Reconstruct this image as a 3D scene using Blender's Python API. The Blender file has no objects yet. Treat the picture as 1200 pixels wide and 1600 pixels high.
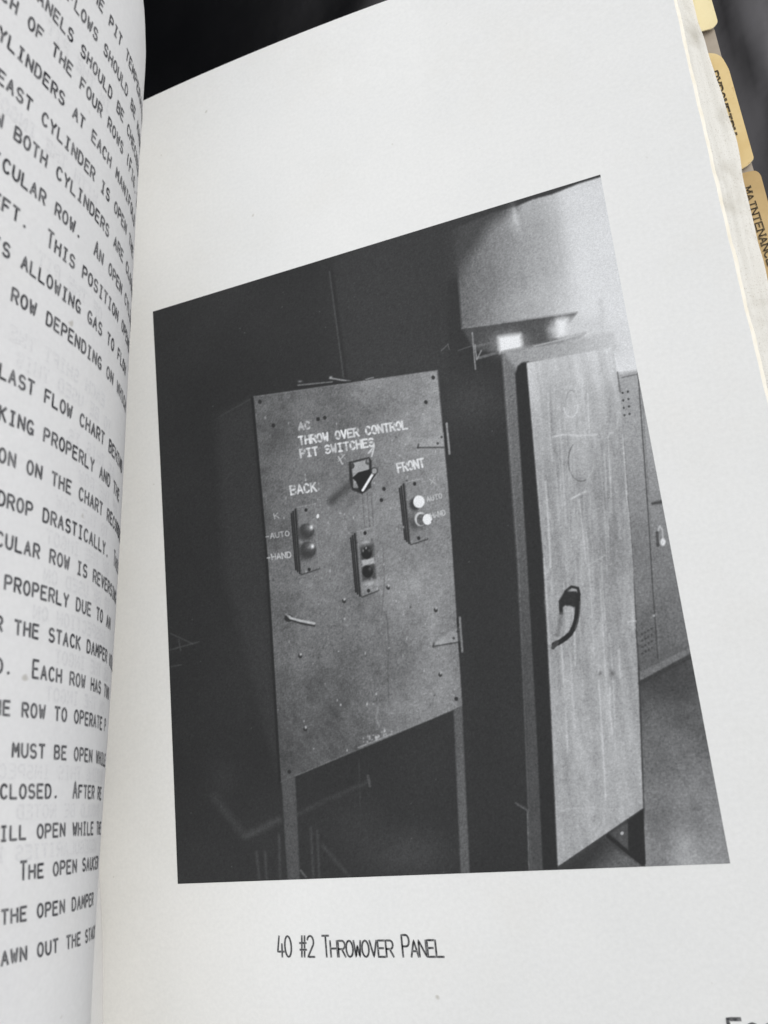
import bpy, math, random
import numpy as np
from mathutils import Matrix, Vector

rng = np.random.RandomState(7)
random.seed(7)
SC = bpy.context.scene
COL = SC.collection
W = 0.15            # width of the printed photograph on the page, metres; page units below are multiples of it

# ------------------------------------------------------------------ camera
FOC = 1291.17       # focal length in pixels of a 1200 x 1600 frame
R = np.array([[0.92882837, -0.10430231, -0.35552613],
              [-0.17772428, -0.96738394, -0.18050624],
              [-0.32510298, 0.23084483, -0.9170707]])
CP = np.array([1.01457554, 0.28434741, 1.44946144])
cd = bpy.data.cameras.new('camera')
cam = bpy.data.objects.new('camera', cd)
COL.objects.link(cam)
cd.sensor_fit = 'VERTICAL'
cd.sensor_height = 9.8
cd.sensor_width = 7.35
cd.lens = FOC / 1600 * 9.8
cd.clip_start = 0.005
cd.clip_end = 50
cd.dof.use_dof = True
cd.dof.focus_distance = 1.56 * W
cd.dof.aperture_fstop = 5.6
m = Matrix.Identity(4)
for i in range(3):
    m[i][0] = R[0][i]; m[i][1] = -R[1][i]; m[i][2] = -R[2][i]; m[i][3] = CP[i] * W
cam.matrix_world = m
SC.camera = cam
SC.render.resolution_x = 768
SC.render.resolution_y = 1024

# ------------------------------------------------------------------ world and lamps
wd = bpy.data.worlds.new('World')
SC.world = wd
wd.use_nodes = True
wn = wd.node_tree
wtc = wn.nodes.new('ShaderNodeTexCoord')
wdot = wn.nodes.new('ShaderNodeVectorMath'); wdot.operation = 'DOT_PRODUCT'
wdot.inputs[1].default_value = (0.73, 0.0, 0.68)
wn.links.new(wtc.outputs['Generated'], wdot.inputs[0])
wr = wn.nodes.new('ShaderNodeValToRGB')
for el, (p_, c_) in zip(wr.color_ramp.elements, ((0.30, (0.006, 0.008, 0.009, 1)), (0.70, (0.98, 0.985, 1.0, 1)))):
    el.position = p_; el.color = c_
wr.color_ramp.interpolation = 'EASE'
wn.links.new(wdot.outputs['Value'], wr.inputs[0])
wn.links.new(wr.outputs[0], wn.nodes['Background'].inputs[0])
wn.nodes['Background'].inputs[1].default_value = 1.24

def area(name, loc, target, size, power, color):
    l = bpy.data.lights.new(name, 'AREA')
    l.shape = 'RECTANGLE'
    l.size, l.size_y = size
    l.energy = power
    l.color = color
    o = bpy.data.objects.new(name, l)
    COL.objects.link(o)
    o.location = loc
    o.rotation_euler = (Vector(target) - Vector(loc)).to_track_quat('-Z', 'Y').to_euler()
    return o
area('window_light', (1.35, 0.75, 1.10), (0.1, 0.1, 0), (1.1, 1.1), 16, (0.985, 0.99, 1.0))

SC.view_settings.view_transform = 'Standard'
SC.view_settings.look = 'None'
SC.view_settings.exposure = 0
SC.view_settings.gamma = 1
SC.view_settings.use_curve_mapping = False

# ------------------------------------------------------------------ helpers
def lin(v):
    v = np.asarray(v, float) / 255.0
    return np.where(v <= 0.04045, v / 12.92, ((v + 0.055) / 1.055) ** 2.4)

def mesh_obj(name, V, F, mat, parent=None, smooth=False):
    me = bpy.data.meshes.new(name)
    me.from_pydata([tuple(map(float, v)) for v in (np.asarray(V, float) * W)], [], [tuple(map(int, f)) for f in F])
    me.update()
    if smooth:
        me.polygons.foreach_set('use_smooth', [i < (smooth if smooth > 1 else 1e9) for i in range(len(me.polygons))])
    me.materials.append(mat)
    o = bpy.data.objects.new(name, me)
    COL.objects.link(o)
    if parent is not None:
        o.parent = parent
    return o

def grid_faces(nr, nc):
    i = np.arange(nr - 1)[:, None] * nc + np.arange(nc - 1)[None, :]
    return np.stack([i, i + 1, i + nc + 1, i + nc], -1).reshape(-1, 4)

def new_mat(name, rough=0.8, spec=0.2):
    mt = bpy.data.materials.new(name)
    mt.use_nodes = True
    nt = mt.node_tree
    b = nt.nodes['Principled BSDF']
    b.inputs['Roughness'].default_value = rough
    b.inputs['Specular IOR Level'].default_value = spec
    return mt, nt, b

def noise(nt, scale, detail=4, rough=0.55, coord='Object', stretch=None):
    tc = nt.nodes.new('ShaderNodeTexCoord')
    n = nt.nodes.new('ShaderNodeTexNoise')
    n.inputs['Scale'].default_value = scale
    n.inputs['Detail'].default_value = detail
    n.inputs['Roughness'].default_value = rough
    src = tc.outputs[coord]
    if stretch:
        mp = nt.nodes.new('ShaderNodeMapping')
        mp.inputs['Scale'].default_value = stretch
        nt.links.new(src, mp.inputs[0]); src = mp.outputs[0]
    nt.links.new(src, n.inputs['Vector'])
    return n.outputs['Fac']

def ramp(nt, fac, stops):
    r = nt.nodes.new('ShaderNodeValToRGB')
    e = r.color_ramp.elements
    while len(e) < len(stops):
        e.new(0.5)
    for el, (p, c) in zip(e, stops):
        el.position = p
        el.color = (*c, 1) if len(c) == 3 else c
    nt.links.new(fac, r.inputs[0])
    return r.outputs[0]

def mix(nt, fac, a, b, mode='MIX'):
    x = nt.nodes.new('ShaderNodeMix')
    x.data_type = 'RGBA'
    x.blend_type = mode
    for sock, val in ((x.inputs[0], fac), (x.inputs[6], a), (x.inputs[7], b)):
        if isinstance(val, (int, float)):
            sock.default_value = val
        elif isinstance(val, tuple):
            sock.default_value = (*val, 1) if len(val) == 3 else val
        else:
            nt.links.new(val, sock)
    return x.outputs[2]

def bump(nt, b, h, strength, dist):
    bp = nt.nodes.new('ShaderNodeBump')
    bp.inputs['Strength'].default_value = strength
    bp.inputs['Distance'].default_value = dist
    nt.links.new(h, bp.inputs['Height'])
    nt.links.new(bp.outputs[0], b.inputs['Normal'])

# ------------------------------------------------------------------ materials
def paper_material(name, base, tint, spine=(-.12, .25)):
    mt, nt, b = new_mat(name, 0.75, 0.12)
    cloud = noise(nt, 38, 5, 0.6)
    fibre = noise(nt, 900, 3, 0.6)
    c = ramp(nt, cloud, [(0.3, tint), (0.7, base)])
    f = ramp(nt, fibre, [(0.25, (0.93, 0.93, 0.93)), (0.75, (1.0, 1.0, 1.0))])
    c2 = mix(nt, 1.0, c, f, 'MULTIPLY')
    speck = noise(nt, 260, 1, 0.3)
    s = ramp(nt, speck, [(0.80, (1, 1, 1)), (0.85, (0.72, 0.7, 0.66))])
    c3 = mix(nt, 1.0, c2, s, 'MULTIPLY')
    tc = nt.nodes.new('ShaderNodeTexCoord')
    sx = nt.nodes.new('ShaderNodeSeparateXYZ')
    nt.links.new(tc.outputs['Object'], sx.inputs[0])
    mr = nt.nodes.new('ShaderNodeMapRange')       # paper tint turns slightly warmer towards the spine
    nt.links.new(sx.outputs['X'], mr.inputs[0])
    mr.inputs[1].default_value = spine[0] * W; mr.inputs[2].default_value = spine[1] * W
    mr.inputs[3].default_value = 1.0; mr.inputs[4].default_value = 0.0
    c3 = mix(nt, mr.outputs[0], c3, mix(nt, 1.0, c3, (1.0, 0.98, 0.945), 'MULTIPLY'))
    foxing = noise(nt, 24, 6, 0.65)
    c3 = mix(nt, 1.0, c3, ramp(nt, foxing, [(0.30, (0.985, 0.98, 0.97)), (0.5, (1, 1, 1))]), 'MULTIPLY')
    nt.links.new(c3, b.inputs['Base Color'])
    bump(nt, b, fibre, 0.16, 0.00008)
    return mt
PAPER = (0.825, 0.825, 0.81)
M_paper = paper_material('right page paper', PAPER, (0.80, 0.803, 0.79))
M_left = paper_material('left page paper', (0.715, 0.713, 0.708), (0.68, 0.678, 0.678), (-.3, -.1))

def ink_material(name, paper, ink, lo=0.0, noisy=0.35):
    mt, nt, b = new_mat(name, 0.7, 0.15)
    at = nt.nodes.new('ShaderNodeAttribute')
    at.attribute_name = 'ink'
    n = noise(nt, 1500, 2, 0.6)
    k = nt.nodes.new('ShaderNodeMapRange')
    nt.links.new(n, k.inputs[0])
    k.inputs[1].default_value = 0.3; k.inputs[2].default_value = 0.7
    k.inputs[3].default_value = 1.0 - noisy; k.inputs[4].default_value = 1.0
    mu = nt.nodes.new('ShaderNodeMath'); mu.operation = 'MULTIPLY'
    nt.links.new(at.outputs['Fac'], mu.inputs[0]); nt.links.new(k.outputs[0], mu.inputs[1])
    nt.links.new(mix(nt, mu.outputs[0], paper, ink), b.inputs['Base Color'])
    return mt
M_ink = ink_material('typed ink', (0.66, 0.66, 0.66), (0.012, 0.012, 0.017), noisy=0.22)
M_caption = ink_material('caption ink', (0.76, 0.765, 0.755), (0.014, 0.014, 0.018), noisy=0.2)
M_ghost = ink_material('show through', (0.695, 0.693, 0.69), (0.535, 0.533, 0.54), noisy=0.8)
M_tabink = ink_material('tab lettering ink', (0.50, 0.38, 0.20), (0.02, 0.015, 0.012), noisy=0.2)

mt, nt, b = new_mat('halftone print', 0.55, 0.25)
at = nt.nodes.new('ShaderNodeAttribute'); at.attribute_name = 'tone'
fine = noise(nt, 2600, 2, 0.7)
fr = ramp(nt, fine, [(0.25, (0.84, 0.84, 0.84)), (0.75, (1.12, 1.12, 1.12))])
nt.links.new(mix(nt, 1.0, at.outputs['Color'], fr, 'MULTIPLY'), b.inputs['Base Color'])
M_print = mt

mt, nt, b = new_mat('fore edge of pages', 0.85, 0.1)
streak = noise(nt, 60, 5, 0.7, stretch=(1, 0.35, 9))
spk = noise(nt, 2100, 4, 0.75)
blot = noise(nt, 45, 3, 0.6)
c = ramp(nt, streak, [(0.3, (0.57, 0.555, 0.51)), (0.7, (0.67, 0.655, 0.61))])
c = mix(nt, 1.0, c, ramp(nt, spk, [(0.30, (0.60, 0.56, 0.50)), (0.44, (1, 1, 1))]), 'MULTIPLY')
c = mix(nt, 1.0, c, ramp(nt, blot, [(0.28, (0.72, 0.70, 0.66)), (0.46, (1, 1, 1))]), 'MULTIPLY')
nt.links.new(c, b.inputs['Base Color'])
bump(nt, b, spk, 0.4, 0.0002)
M_edge = mt

mt, nt, b = new_mat('cream leaf edge', 0.8, 0.1)
n = noise(nt, 180, 3, 0.6)
nt.links.new(ramp(nt, n, [(0.3, (0.72, 0.67, 0.56)), (0.6, (0.77, 0.735, 0.65))]), b.inputs['Base Color'])
M_leafedge = mt

def tab_material(name, c0, c1):
    mt, nt, b = new_mat(name, 0.45, 0.35)
    c = ramp(nt, noise(nt, 55, 5, 0.6), [(0.32, c0), (0.66, c1)])
    sp = ramp(nt, noise(nt, 420, 2, 0.5), [(0.24, (0.72, 0.62, 0.5)), (0.34, (1, 1, 1))])
    nt.links.new(mix(nt, 1.0, c, sp, 'MULTIPLY'), b.inputs['Base Color'])
    return mt
M_tab = [tab_material('pale yellow tab', (0.76, 0.64, 0.34), (0.86, 0.75, 0.46)),
         tab_material('buff tab', (0.66, 0.48, 0.21), (0.80, 0.64, 0.34)),
         tab_material('tan tab', (0.44, 0.29, 0.115), (0.55, 0.39, 0.18))]
mt, nt, b = new_mat('tab rim', 0.5, 0.3)
nt.links.new(ramp(nt, noise(nt, 200), [(0.3, (0.80, 0.70, 0.46)), (0.7, (0.88, 0.82, 0.62))]), b.inputs['Base Color'])
M_rim = mt
mt, nt, b = new_mat('greyish tan card', 0.7, 0.2)
nt.links.new(ramp(nt, noise(nt, 120, 5), [(0.3, (0.34, 0.29, 0.23)), (0.7, (0.44, 0.38, 0.31))]), b.inputs['Base Color'])
M_card = mt

mt, nt, b = new_mat('black plastic sheet', 0.28, 0.75)
b.inputs['IOR'].default_value = 1.55
b.inputs['Specular Tint'].default_value = (1.0, 0.965, 1.0, 1)
n1 = noise(nt, 9, 5, 0.55)
nt.links.new(ramp(nt, n1, [(0.3, (0.002, 0.002, 0.0025)), (0.7, (0.004, 0.004, 0.0045))]), b.inputs['Base Color'])
nr = nt.nodes.new('ShaderNodeMapRange')
nt.links.new(noise(nt, 14, 4), nr.inputs[0])
nr.inputs[3].default_value = 0.14; nr.inputs[4].default_value = 0.36
nt.links.new(nr.outputs[0], b.inputs['Roughness'])
bump(nt, b, noise(nt, 30, 4, 0.5), 0.25, 0.002)
M_plastic = mt

# ------------------------------------------------------------------ stroke lettering
def arc(cx, cy, rx, ry, a0, a1, n=9):
    t = np.radians(np.linspace(a0, a1, n))
    return [(cx + rx * math.cos(a), cy + ry * math.sin(a)) for a in t]
OV = arc(.5, .5, .5, .5, 90, 450, 17)
GL = {
 'A': [[(0, 0), (.5, 1), (1, 0)], [(.17, .34), (.83, .34)]],
 'B': [[(0, 0), (0, 1), (.55, 1)] + arc(.6, .76, .34, .24, 90, -90, 7) + [(.0, .52)], [(.6, .52)] + arc(.62, .26, .38, .26, 90, -90, 7) + [(0, 0)]],
 'C': [arc(.52, .5, .52, .5, 42, 318, 13)],
 'D': [[(0, 0), (0, 1), (.45, 1)] + arc(.45, .5, .55, .5, 90, -90, 11) + [(0, 0)]],
 'E': [[(1, 1), (0, 1), (0, 0), (1, 0)], [(0, .53), (.8, .53)]],
 'F': [[(1, 1), (0, 1), (0, 0)], [(0, .52), (.8, .52)]],
 'G': [arc(.52, .5, .52, .5, 42, 345, 13), [(.55, .42), (1, .42), (1, .05)]],
 'H': [[(0, 0), (0, 1)], [(1, 0), (1, 1)], [(0, .52), (1, .52)]],
 'I': [[(.5, 0), (.5, 1)], [(.1, 1), (.9, 1)], [(.1, 0), (.9, 0)]],
 'J': [[(.9, 1), (.9, .3)] + arc(.5, .3, .4, .3, 0, -170, 8)],
 'K': [[(0, 0), (0, 1)], [(.95, 1), (0, .4)], [(.32, .6), (1, 0)]],
 'L': [[(0, 1), (0, 0), (1, 0)]],
 'M': [[(0, 0), (.04, 1), (.5, .35), (.96, 1), (1, 0)]],
 'N': [[(0, 0), (0, 1), (1, 0), (1, 1)]],
 'O': [OV],
 'P': [[(0, 0), (0, 1), (.55, 1)] + arc(.6, .74, .4, .26, 90, -90, 8) + [(0, .48)]],
 'Q': [OV, [(.6, .3), (1, -.05)]],
 'R': [[(0, 0), (0, 1), (.55, 1)] + arc(.6, .74, .4, .26, 90, -90, 8) + [(0, .48)], [(.5, .48), (1, 0)]],
 'S': [arc(.5, .74, .46, .26, 30, 270, 10) + arc(.5, .26, .5, .26, 90, -150, 10)],
 'T': [[(0, 1), (1, 1)], [(.5, 1), (.5, 0)]],
 'U': [[(0, 1), (0, .38)] + arc(.5, .38, .5, .38, 180, 360, 10) + [(1, 1)]],
 'V': [[(0, 1), (.5, 0), (1, 1)]],
 'W': [[(0, 1), (.22, 0), (.5, .7), (.78, 0), (1, 1)]],
 'X': [[(0, 0), (1, 1)], [(0, 1), (1, 0)]],
 'Y': [[(0, 1), (.5, .48), (1, 1)], [(.5, .48), (.5, 0)]],
 'Z': [[(0, 1), (1, 1), (0, 0), (1, 0)]],
 '0': [OV], '1': [[(.2, .8), (.5, 1), (.5, 0)]],
 '2': [arc(.5, .72, .48, .28, 160, -30, 9) + [(0, 0), (1, 0)]],
 '4': [[(.35, 1), (0, .25), (1, .25)], [(.72, .62), (.66, 0)]],
 '#': [[(.2, 0), (.42, 1)], [(.62, 0), (.84, 1)], [(0, .66), (1, .66)], [(0, .34), (1, .34)]],
 '.': [[(.40, .03), (.60, .09)]], ',': [[(.5, .1), (.38, -.16)]],
 '(': [arc(1.0, .5, .6, .66, 140, 220, 7)], ')': [arc(0, .5, .6, .66, 40, -40, 7)],
 '-': [[(.15, .45), (.85, .45)]],
}
SERIF = {'M': [(0, 0), (1, 0), (0.02, 1), (.98, 1)], 'A': [(0, 0), (1, 0)], 'N': [(0, 0), (0, 1), (1, 1)], 'T': [(.5, 0)],
         'P': [(0, 0)], 'R': [(0, 0), (1, 0)], 'Y': [(.5, 0), (0, 1), (1, 1)], 'I': [], 'E': [], 'C': [], 'O': []}

def layout(text, gw, small, big, serif=False):
    """strokes in units of one character pitch: capitals tall, lower case as small capitals"""
    out = []
    for k, ch in enumerate(text):
        up = ch.upper()
        if up not in GL:
            continue
        h = small if (ch != up or ch in '.,-') else big
        if ch == '.' or ch == ',':
            h = small
        for st in GL[up]:
            p = np.array(st, float)
            if up == 'I' and not serif:
                p[:, 0] = .5 + (p[:, 0] - .5) * .8
            out.append(np.stack([k + .5 + (p[:, 0] - .5) * gw, p[:, 1] * h], 1))
        if serif:
            for (sx, sy) in SERIF.get(up, []):
                x = k + .5 + (sx - .5) * gw
                out.append(np.array([[x - .13, sy * h], [x + .13, sy * h]]))
    return out

def ribbon(strokes, hw, prof, seg):
    """flat ribbons along the strokes; prof = list of (offset / hw, ink)"""
    P, F, I, K = [], [], [], []
    base = 0
    for k, st in enumerate(strokes):
        d = np.linalg.norm(np.diff(st, axis=0), axis=1)
        pts = [st[0]]
        for a, bb, l in zip(st[:-1], st[1:], d):
            n = max(1, int(math.ceil(l / seg)))
            for j in range(1, n + 1):
                pts.append(a + (bb - a) * j / n)
        q = np.array(pts)
        t = np.gradient(q, axis=0)
        t /= np.linalg.norm(t, axis=1)[:, None] + 1e-12
        closed = np.linalg.norm(q[0] - q[-1]) < 1e-6
        if not closed:
            q[0] -= t[0] * hw * .7
            q[-1] += t[-1] * hw * .7
        else:
            tt = t[0] + t[-1]
            t[0] = t[-1] = tt / (np.linalg.norm(tt) + 1e-12)
        nrm = np.stack([-t[:, 1], t[:, 0]], 1)
        nc = len(prof)
        for j in range(len(q)):
            for off, ink in prof:
                P.append(q[j] + nrm[j] * off * hw)
                e = 1.0
                if not closed and j in (0, len(q) - 1):
                    e = .8
                I.append(ink * e)
                K.append(k)
        f = grid_faces(len(q), nc) + base
        F.append(f)
        base += len(q) * nc
    return np.array(P), np.concatenate(F), np.array(I), np.array(K)

SOLID = [(-1.25, 0.35), (-.9, 1), (.9, 1), (1.25, 0.35)]
SOFT = [(-2.2, 0), (-1.0, .75), (1.0, .75), (2.2, 0)]

def ink_object(name, parts, mat, parent):
    """parts = list of (xyz verts, faces, ink)"""
    V, F, I = [], [], []
    n = 0
    for v, f, i in parts:
        V.append(v); F.append(f + n); I.append(i); n += len(v)
    o = mesh_obj(name, np.concatenate(V), np.concatenate(F), mat, parent)
    a = o.data.attributes.new('ink', 'FLOAT', 'POINT')
    a.data.foreach_set('value', np.concatenate(I).astype(np.float32))
    return o

# ------------------------------------------------------------------ page shapes
TOP, BOTTOM = 1.782, -0.40
def sstep(x, a, b):
    t = np.clip((np.asarray(x, float) - a) / (b - a), 0, 1)
    return t * t * (3 - 2 * t)

def right_z(x, y):
    x = np.asarray(x, float); y = np.asarray(y, float)
    g = np.clip((0.0 - x) / .28, 0, 1)
    dome = -.013 * np.clip((.34 - x) / .36, -1.0, 1.4) ** 2 * .8 * sstep(y, 1.42, 1.78)
    return dome - .030 * g * g

PIT = .01513         # one typewriter character
PH = np.array([-1.783085, .05878, -.086504, -.635225, -.161892, -.213585, -.249126, -.020162, -.149373, .128202, .470059, .35662]).reshape(4, 3)
X0 = np.array([.23447, -.106489, -.0143])
Z0 = np.array([.502777, -.043703, -.044052])
Y0, LS, AL = 1.340729, .051131, -.119597
LI = np.linspace(-8.6, 33, 110)
NA = 241
AFROM = -60
def left_table():
    """cross sections of the rolled left leaf, one for each text line position"""
    tabs = []
    for li in LI:
        lc = np.clip(li, -3.5, 29.5)
        v = (lc - 13) / 13
        vv = np.array([1, v, v * v])
        co = PH @ vv
        brd = np.interp(lc, [-4, -2, 0, 3, 6, 10, 14, 18, 22, 30], [-25, -23.5, -20.8, -17.9, -15.7, -13.4, -11.7, -10.6, -9.9, -9.6]) - 2.5
        a = np.linspace(AFROM, 60, 961)
        an = np.clip(a, max(brd, -24), 22) / 20
        phi = co[0] + co[1] * an + co[2] * an ** 2 + co[3] * an ** 3
        lim = math.radians(-134)
        phi = np.maximum(phi, lim)
        w = sstep(a, brd - 24, brd)
        curl = np.radians(-12 + 40 * sstep(a, brd - 20, -58))
        phi = phi * w + curl * (1 - w)
        h = (a[1] - a[0]) * PIT
        cx, sx = np.cos(phi), np.sin(phi)
        x = np.concatenate([[0], np.cumsum((cx[1:] + cx[:-1]) * h / 2)])
        z = np.concatenate([[0], np.cumsum((sx[1:] + sx[:-1]) * h / 2)])
        x += X0 @ vv - np.interp(0, a, x)
        z += Z0 @ vv - np.interp(0, a, z)
        x += np.interp(li, [-8.6, -6, -4.4, -3.2, -2, 0, 3, 8, 13, 20, 33], [-.11, -.055, -.02, -.001, .006, .006, .003, 0, -.002, -.003, -.003])
        end = a[np.argmax(z < -.028)] if (z < -.028).any() else 58
        tabs.append((a, x, z, end))
    return tabs
LT = left_table()
ENDS = np.array([t[3] for t in LT])
AX = np.linspace(AFROM, 60, 961)
TX = np.stack([t[1] for t in LT]); TZ = np.stack([t[2] for t in LT])
def left_point(a, li, off=0.0):
    """a = character column, li = line position, off = distance in front of the paper"""
    a = np.asarray(a, float); li = np.asarray(li, float); off = np.asarray(off, float) + np.zeros_like(a)
    r = np.clip((li - LI[0]) / (LI[1] - LI[0]), 0, len(LI) - 1.001)
    i0 = r.astype(int); fr = r - i0
    c = np.clip((a - AX[0]) / (AX[1] - AX[0]), 1, len(AX) - 2.001)
    def samp(T, cc):
        j = cc.astype(int); g = cc - j
        return ((T[i0, j] * (1 - g) + T[i0, j + 1] * g) * (1 - fr) + (T[i0 + 1, j] * (1 - g) + T[i0 + 1, j + 1] * g) * fr)
    x, z = samp(TX, c), samp(TZ, c)
    tx, tz = samp(TX, c + .9) - samp(TX, c - .9), samp(TZ, c + .9) - samp(TZ, c - .9)
    l = np.sqrt(tx * tx + tz * tz) + 1e-12
    nx, nz = -tz / l, tx / l
    y = Y0 - LS * li + AL * a * PIT
    return np.stack([x + nx * off, y, z + nz * off], -1)

# ------------------------------------------------------------------ the setting
nx_, ny_ = 330, 360
gx = np.linspace(-3.2, 4.2, nx_); gy = np.linspace(-2.6, 5.4, ny_)
X, Y = np.meshgrid(gx, gy)
Zp = -.19 + .012 * np.sin(2.1 * X + .8 * Y) + .010 * np.sin(3.3 * Y - 1.7 * X + 1) + .006 * np.sin(7 * X + 3 * Y)
def crease(px, py, dx, dy, wd, h):
    global Zp
    l = math.hypot(dx, dy)
    d = ((X - px) * dy - (Y - py) * dx) / l
    t = ((X - px) * dx + (Y - py) * dy) / l
    Zp = Zp + .4 * h * np.exp(-(d / wd) ** 2) * np.exp(-(t / .5) ** 2)
crease(1.40, 1.30, -.30, 1, .035, .022)
crease(1.47, 1.62, -.12, 1, .05, .02)
crease(1.36, 1.40, .5, 1, .03, -.012)
crease(1.62, 1.25, .2, 1, .05, .035)
crease(1.36, 1.75, .6, 1, .08, .03)
crease(.55, 2.0, .5, 1, .08, .02)
under = (sstep(X, -.75, -.6) * (1 - sstep(X, 1.27, 1.36)) * sstep(Y, -.6, -.5) * (1 - sstep(Y, 1.82, 1.95)))
Zp = Zp * (1 - under) - .2 * under
sheet = mesh_obj('table_surface', np.stack([X, Y, Zp], -1).reshape(-1, 3), grid_faces(ny_, nx_), M_plastic, None, True)
sheet['kind'] = 'structure'
sheet['label'] = 'glossy black plastic sheet covering the table under the manual'
sheet['category'] = 'table surface'

# ------------------------------------------------------------------ the book
book = bpy.data.objects.new('open_manual', None)
COL.objects.link(book)
book['label'] = 'old typewritten manual lying open at a black and white photograph, with buff index tabs'
book['category'] = 'book'

# right page
RX = 1.19
def edge_x(y):
    y = np.asarray(y, float)
    return RX + .006 * np.sin(3.1 * y + .4) * 0.5 + .0005 * np.sin(37 * y) * np.sin(11 * y + 1) + .0003 * np.sin(91 * y)
nr, nc = 260, 90
ys = np.linspace(BOTTOM, TOP, nr)
ts = np.linspace(0, 1, nc)
PX = -.33 + ts[None, :] * (edge_x(ys)[:, None] + .33)
PY = np.repeat(ys[:, None], nc, 1)
PZ = right_z(PX, PY)
top = np.stack([PX, PY, PZ], -1).reshape(-1, 3)
bot = top - np.array([0, 0, .0012])
F = np.concatenate([grid_faces(nr, nc), grid_faces(nr, nc)[:, ::-1] + nr * nc])
def rim(nr, nc, n):
    out = []
    ids = list(range(nc)) + [r * nc + nc - 1 for r in range(1, nr)] + [(nr - 1) * nc + c for c in range(nc - 2, -1, -1)] + [r * nc for r in range(nr - 2, 0, -1)]
    for a, bb in zip(ids, ids[1:] + ids[:1]):
        out.append((a, a + n, bb + n, bb))
    return np.array(out)
F = np.concatenate([F, rim(nr, nc, nr * nc) + 2 * nr * nc])
right_page = mesh_obj('right_page', np.concatenate([top, bot, top, bot]), F, M_paper, book, (nr - 1) * (nc - 1))

# pages under it: a sheared block whose fore edge slopes out to the tabs
nb = 160
yb = np.linspace(BOTTOM, TOP - .004, nb)
prof = [(0.0, -.0022), (.006, -.008), (.031, -.036), (.0535, -.060)]
V, F = [], []
for y in yb:
    e = float(edge_x(y))
    w1, w2 = .0004 * math.sin(53 * y), .0006 * math.sin(17 * y + 2)
    V += [(-.33, y, -.034), (-.02, y, -.034), (.1, y, -.020), (.5, y, -.022), (1.0, y, -.022), (e - .012, y, -.003 + min(0, float(right_z(e, y))))]
    bulge = float(np.interp(y, [.9, 1.02, 1.12, 1.237, 1.38, 1.507, 1.78], [0, 0, 0, .005, -.004, -.013, -.018]))
    for k, (dx, dz) in enumerate(prof):
        dx += bulge * (0, .1, .6, 1)[k]
        V.append((e + dx + (w1, w2, w2, w1)[k] * (.3, .5, 1, 1)[k], y, dz + (min(0, float(right_z(e, y))) if k < 2 else 0)))
    V += [(1.1, y, -.0605), (-.33, y, -.0605)]
n = 6 + len(prof) + 2
V = np.array(V)
F = [(r * n + c, r * n + (c + 1) % n, (r + 1) * n + (c + 1) % n, (r + 1) * n + c) for r in range(nb - 1) for c in range(n)]
F += [tuple(range(n))[::-1], tuple((nb - 1) * n + c for c in range(n))]
mesh_obj('page_block', V, F, M_edge, book)

# cream deckled rim of the uppermost leaves
for k in range(2):
    V = []
    yy = np.linspace(BOTTOM, TOP - .002, 420)
    for y in yy:
        e = float(edge_x(y))
        zz = min(0, float(right_z(e, y)))
        wv = .0013 * (1 + .6 * math.sin(61 * y + k * 2) * math.sin(23 * y + k)) + random.uniform(0, .0008)
        x0 = e - .0008 + .0032 * k
        z0 = -.0004 - .004 * k + zz
        V += [(x0, y, z0), (x0 + wv + .0022, y, z0 - .0022), (x0 + wv + .0012, y, z0 - .0040), (x0 - .002, y, z0 - .0030)]
    F = [(r * 4 + c, r * 4 + (c + 1) % 4, (r + 1) * 4 + (c + 1) % 4, (r + 1) * 4 + c) for r in range(len(yy) - 1) for c in range(4)]
    mesh_obj('leaf_edge', np.array(V), F, M_leafedge, book)

# index tab sheets
def card(name, outline, z, th, mat, parent, rimmat=None):
    n = len(outline)
    V = [(x, y, z) for x, y in outline] + [(x, y, z - th) for x, y in outline]
    F = [tuple(range(n)), tuple(range(2 * n - 1, n - 1, -1))]
    F += [(k, k + n, (k + 1) % n + n, (k + 1) % n) for k in range(n)]
    o = mesh_obj(name, V, F, mat, parent)
    me = o.data
    if rimmat:
        me.materials.append(rimmat)
        for p in me.polygons[2:]:
            p.material_index = 1
    return o

def rounded(pts, r=.006, n=5):
    """round the corners of a polygon"""
    out = []
    P = [np.array(p, float) for p in pts]
    for k in range(len(P)):
        a, bb, c = P[k - 1], P[k], P[(k + 1) % len(P)]
        u = (a - bb); v = (c - bb)
        lu, lv = np.linalg.norm(u), np.linalg.norm(v)
        d = min(r, lu * .45, lv * .45)
        p0, p2 = bb + u / lu * d, bb + v / lv * d
        for t in np.linspace(0, 1, n):
            out.append(tuple((1 - t) ** 2 * p0 + 2 * t * (1 - t) * bb + t * t * p2))
    return out[::-1] if sum((out[i - 1][0] * out[i][1] - out[i][0] * out[i - 1][1]) for i in range(len(out))) < 0 else out

specs = [  # z, tab outline past the page block, material, label
    (-.0625, [(1.2000, 1.4862), (1.2322, 1.4852), (1.2500, 1.4828), (1.2612, 1.4925), (1.2609, 1.5040), (1.2575, 1.60), (1.2545, 1.745), (1.244, 1.762), (1.2, 1.765)], 0, 'pale yellow index tab without visible lettering'),
    (-.0645, [(1.2000, 1.1735), (1.2391, 1.1752), (1.2560, 1.1810), (1.2673, 1.1905), (1.2670, 1.2000), (1.2612, 1.3860), (1.2590, 1.3970), (1.2548, 1.4160), (1.2470, 1.4275), (1.2320, 1.4362), (1.2, 1.4370)], 1, 'buff index tab with half hidden PYROMETRY lettering'),
    (-.0665, [(1.2000, .8500), (1.262, .8520), (1.2815, .8650), (1.2790, .95), (1.2735, 1.0900), (1.2722, 1.1560), (1.2665, 1.1668), (1.2544, 1.1690), (1.2390, 1.1692), (1.2, 1.1650)], 2, 'tan index tab lettered MAINTENANCE'),
]
tabs = []
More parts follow.
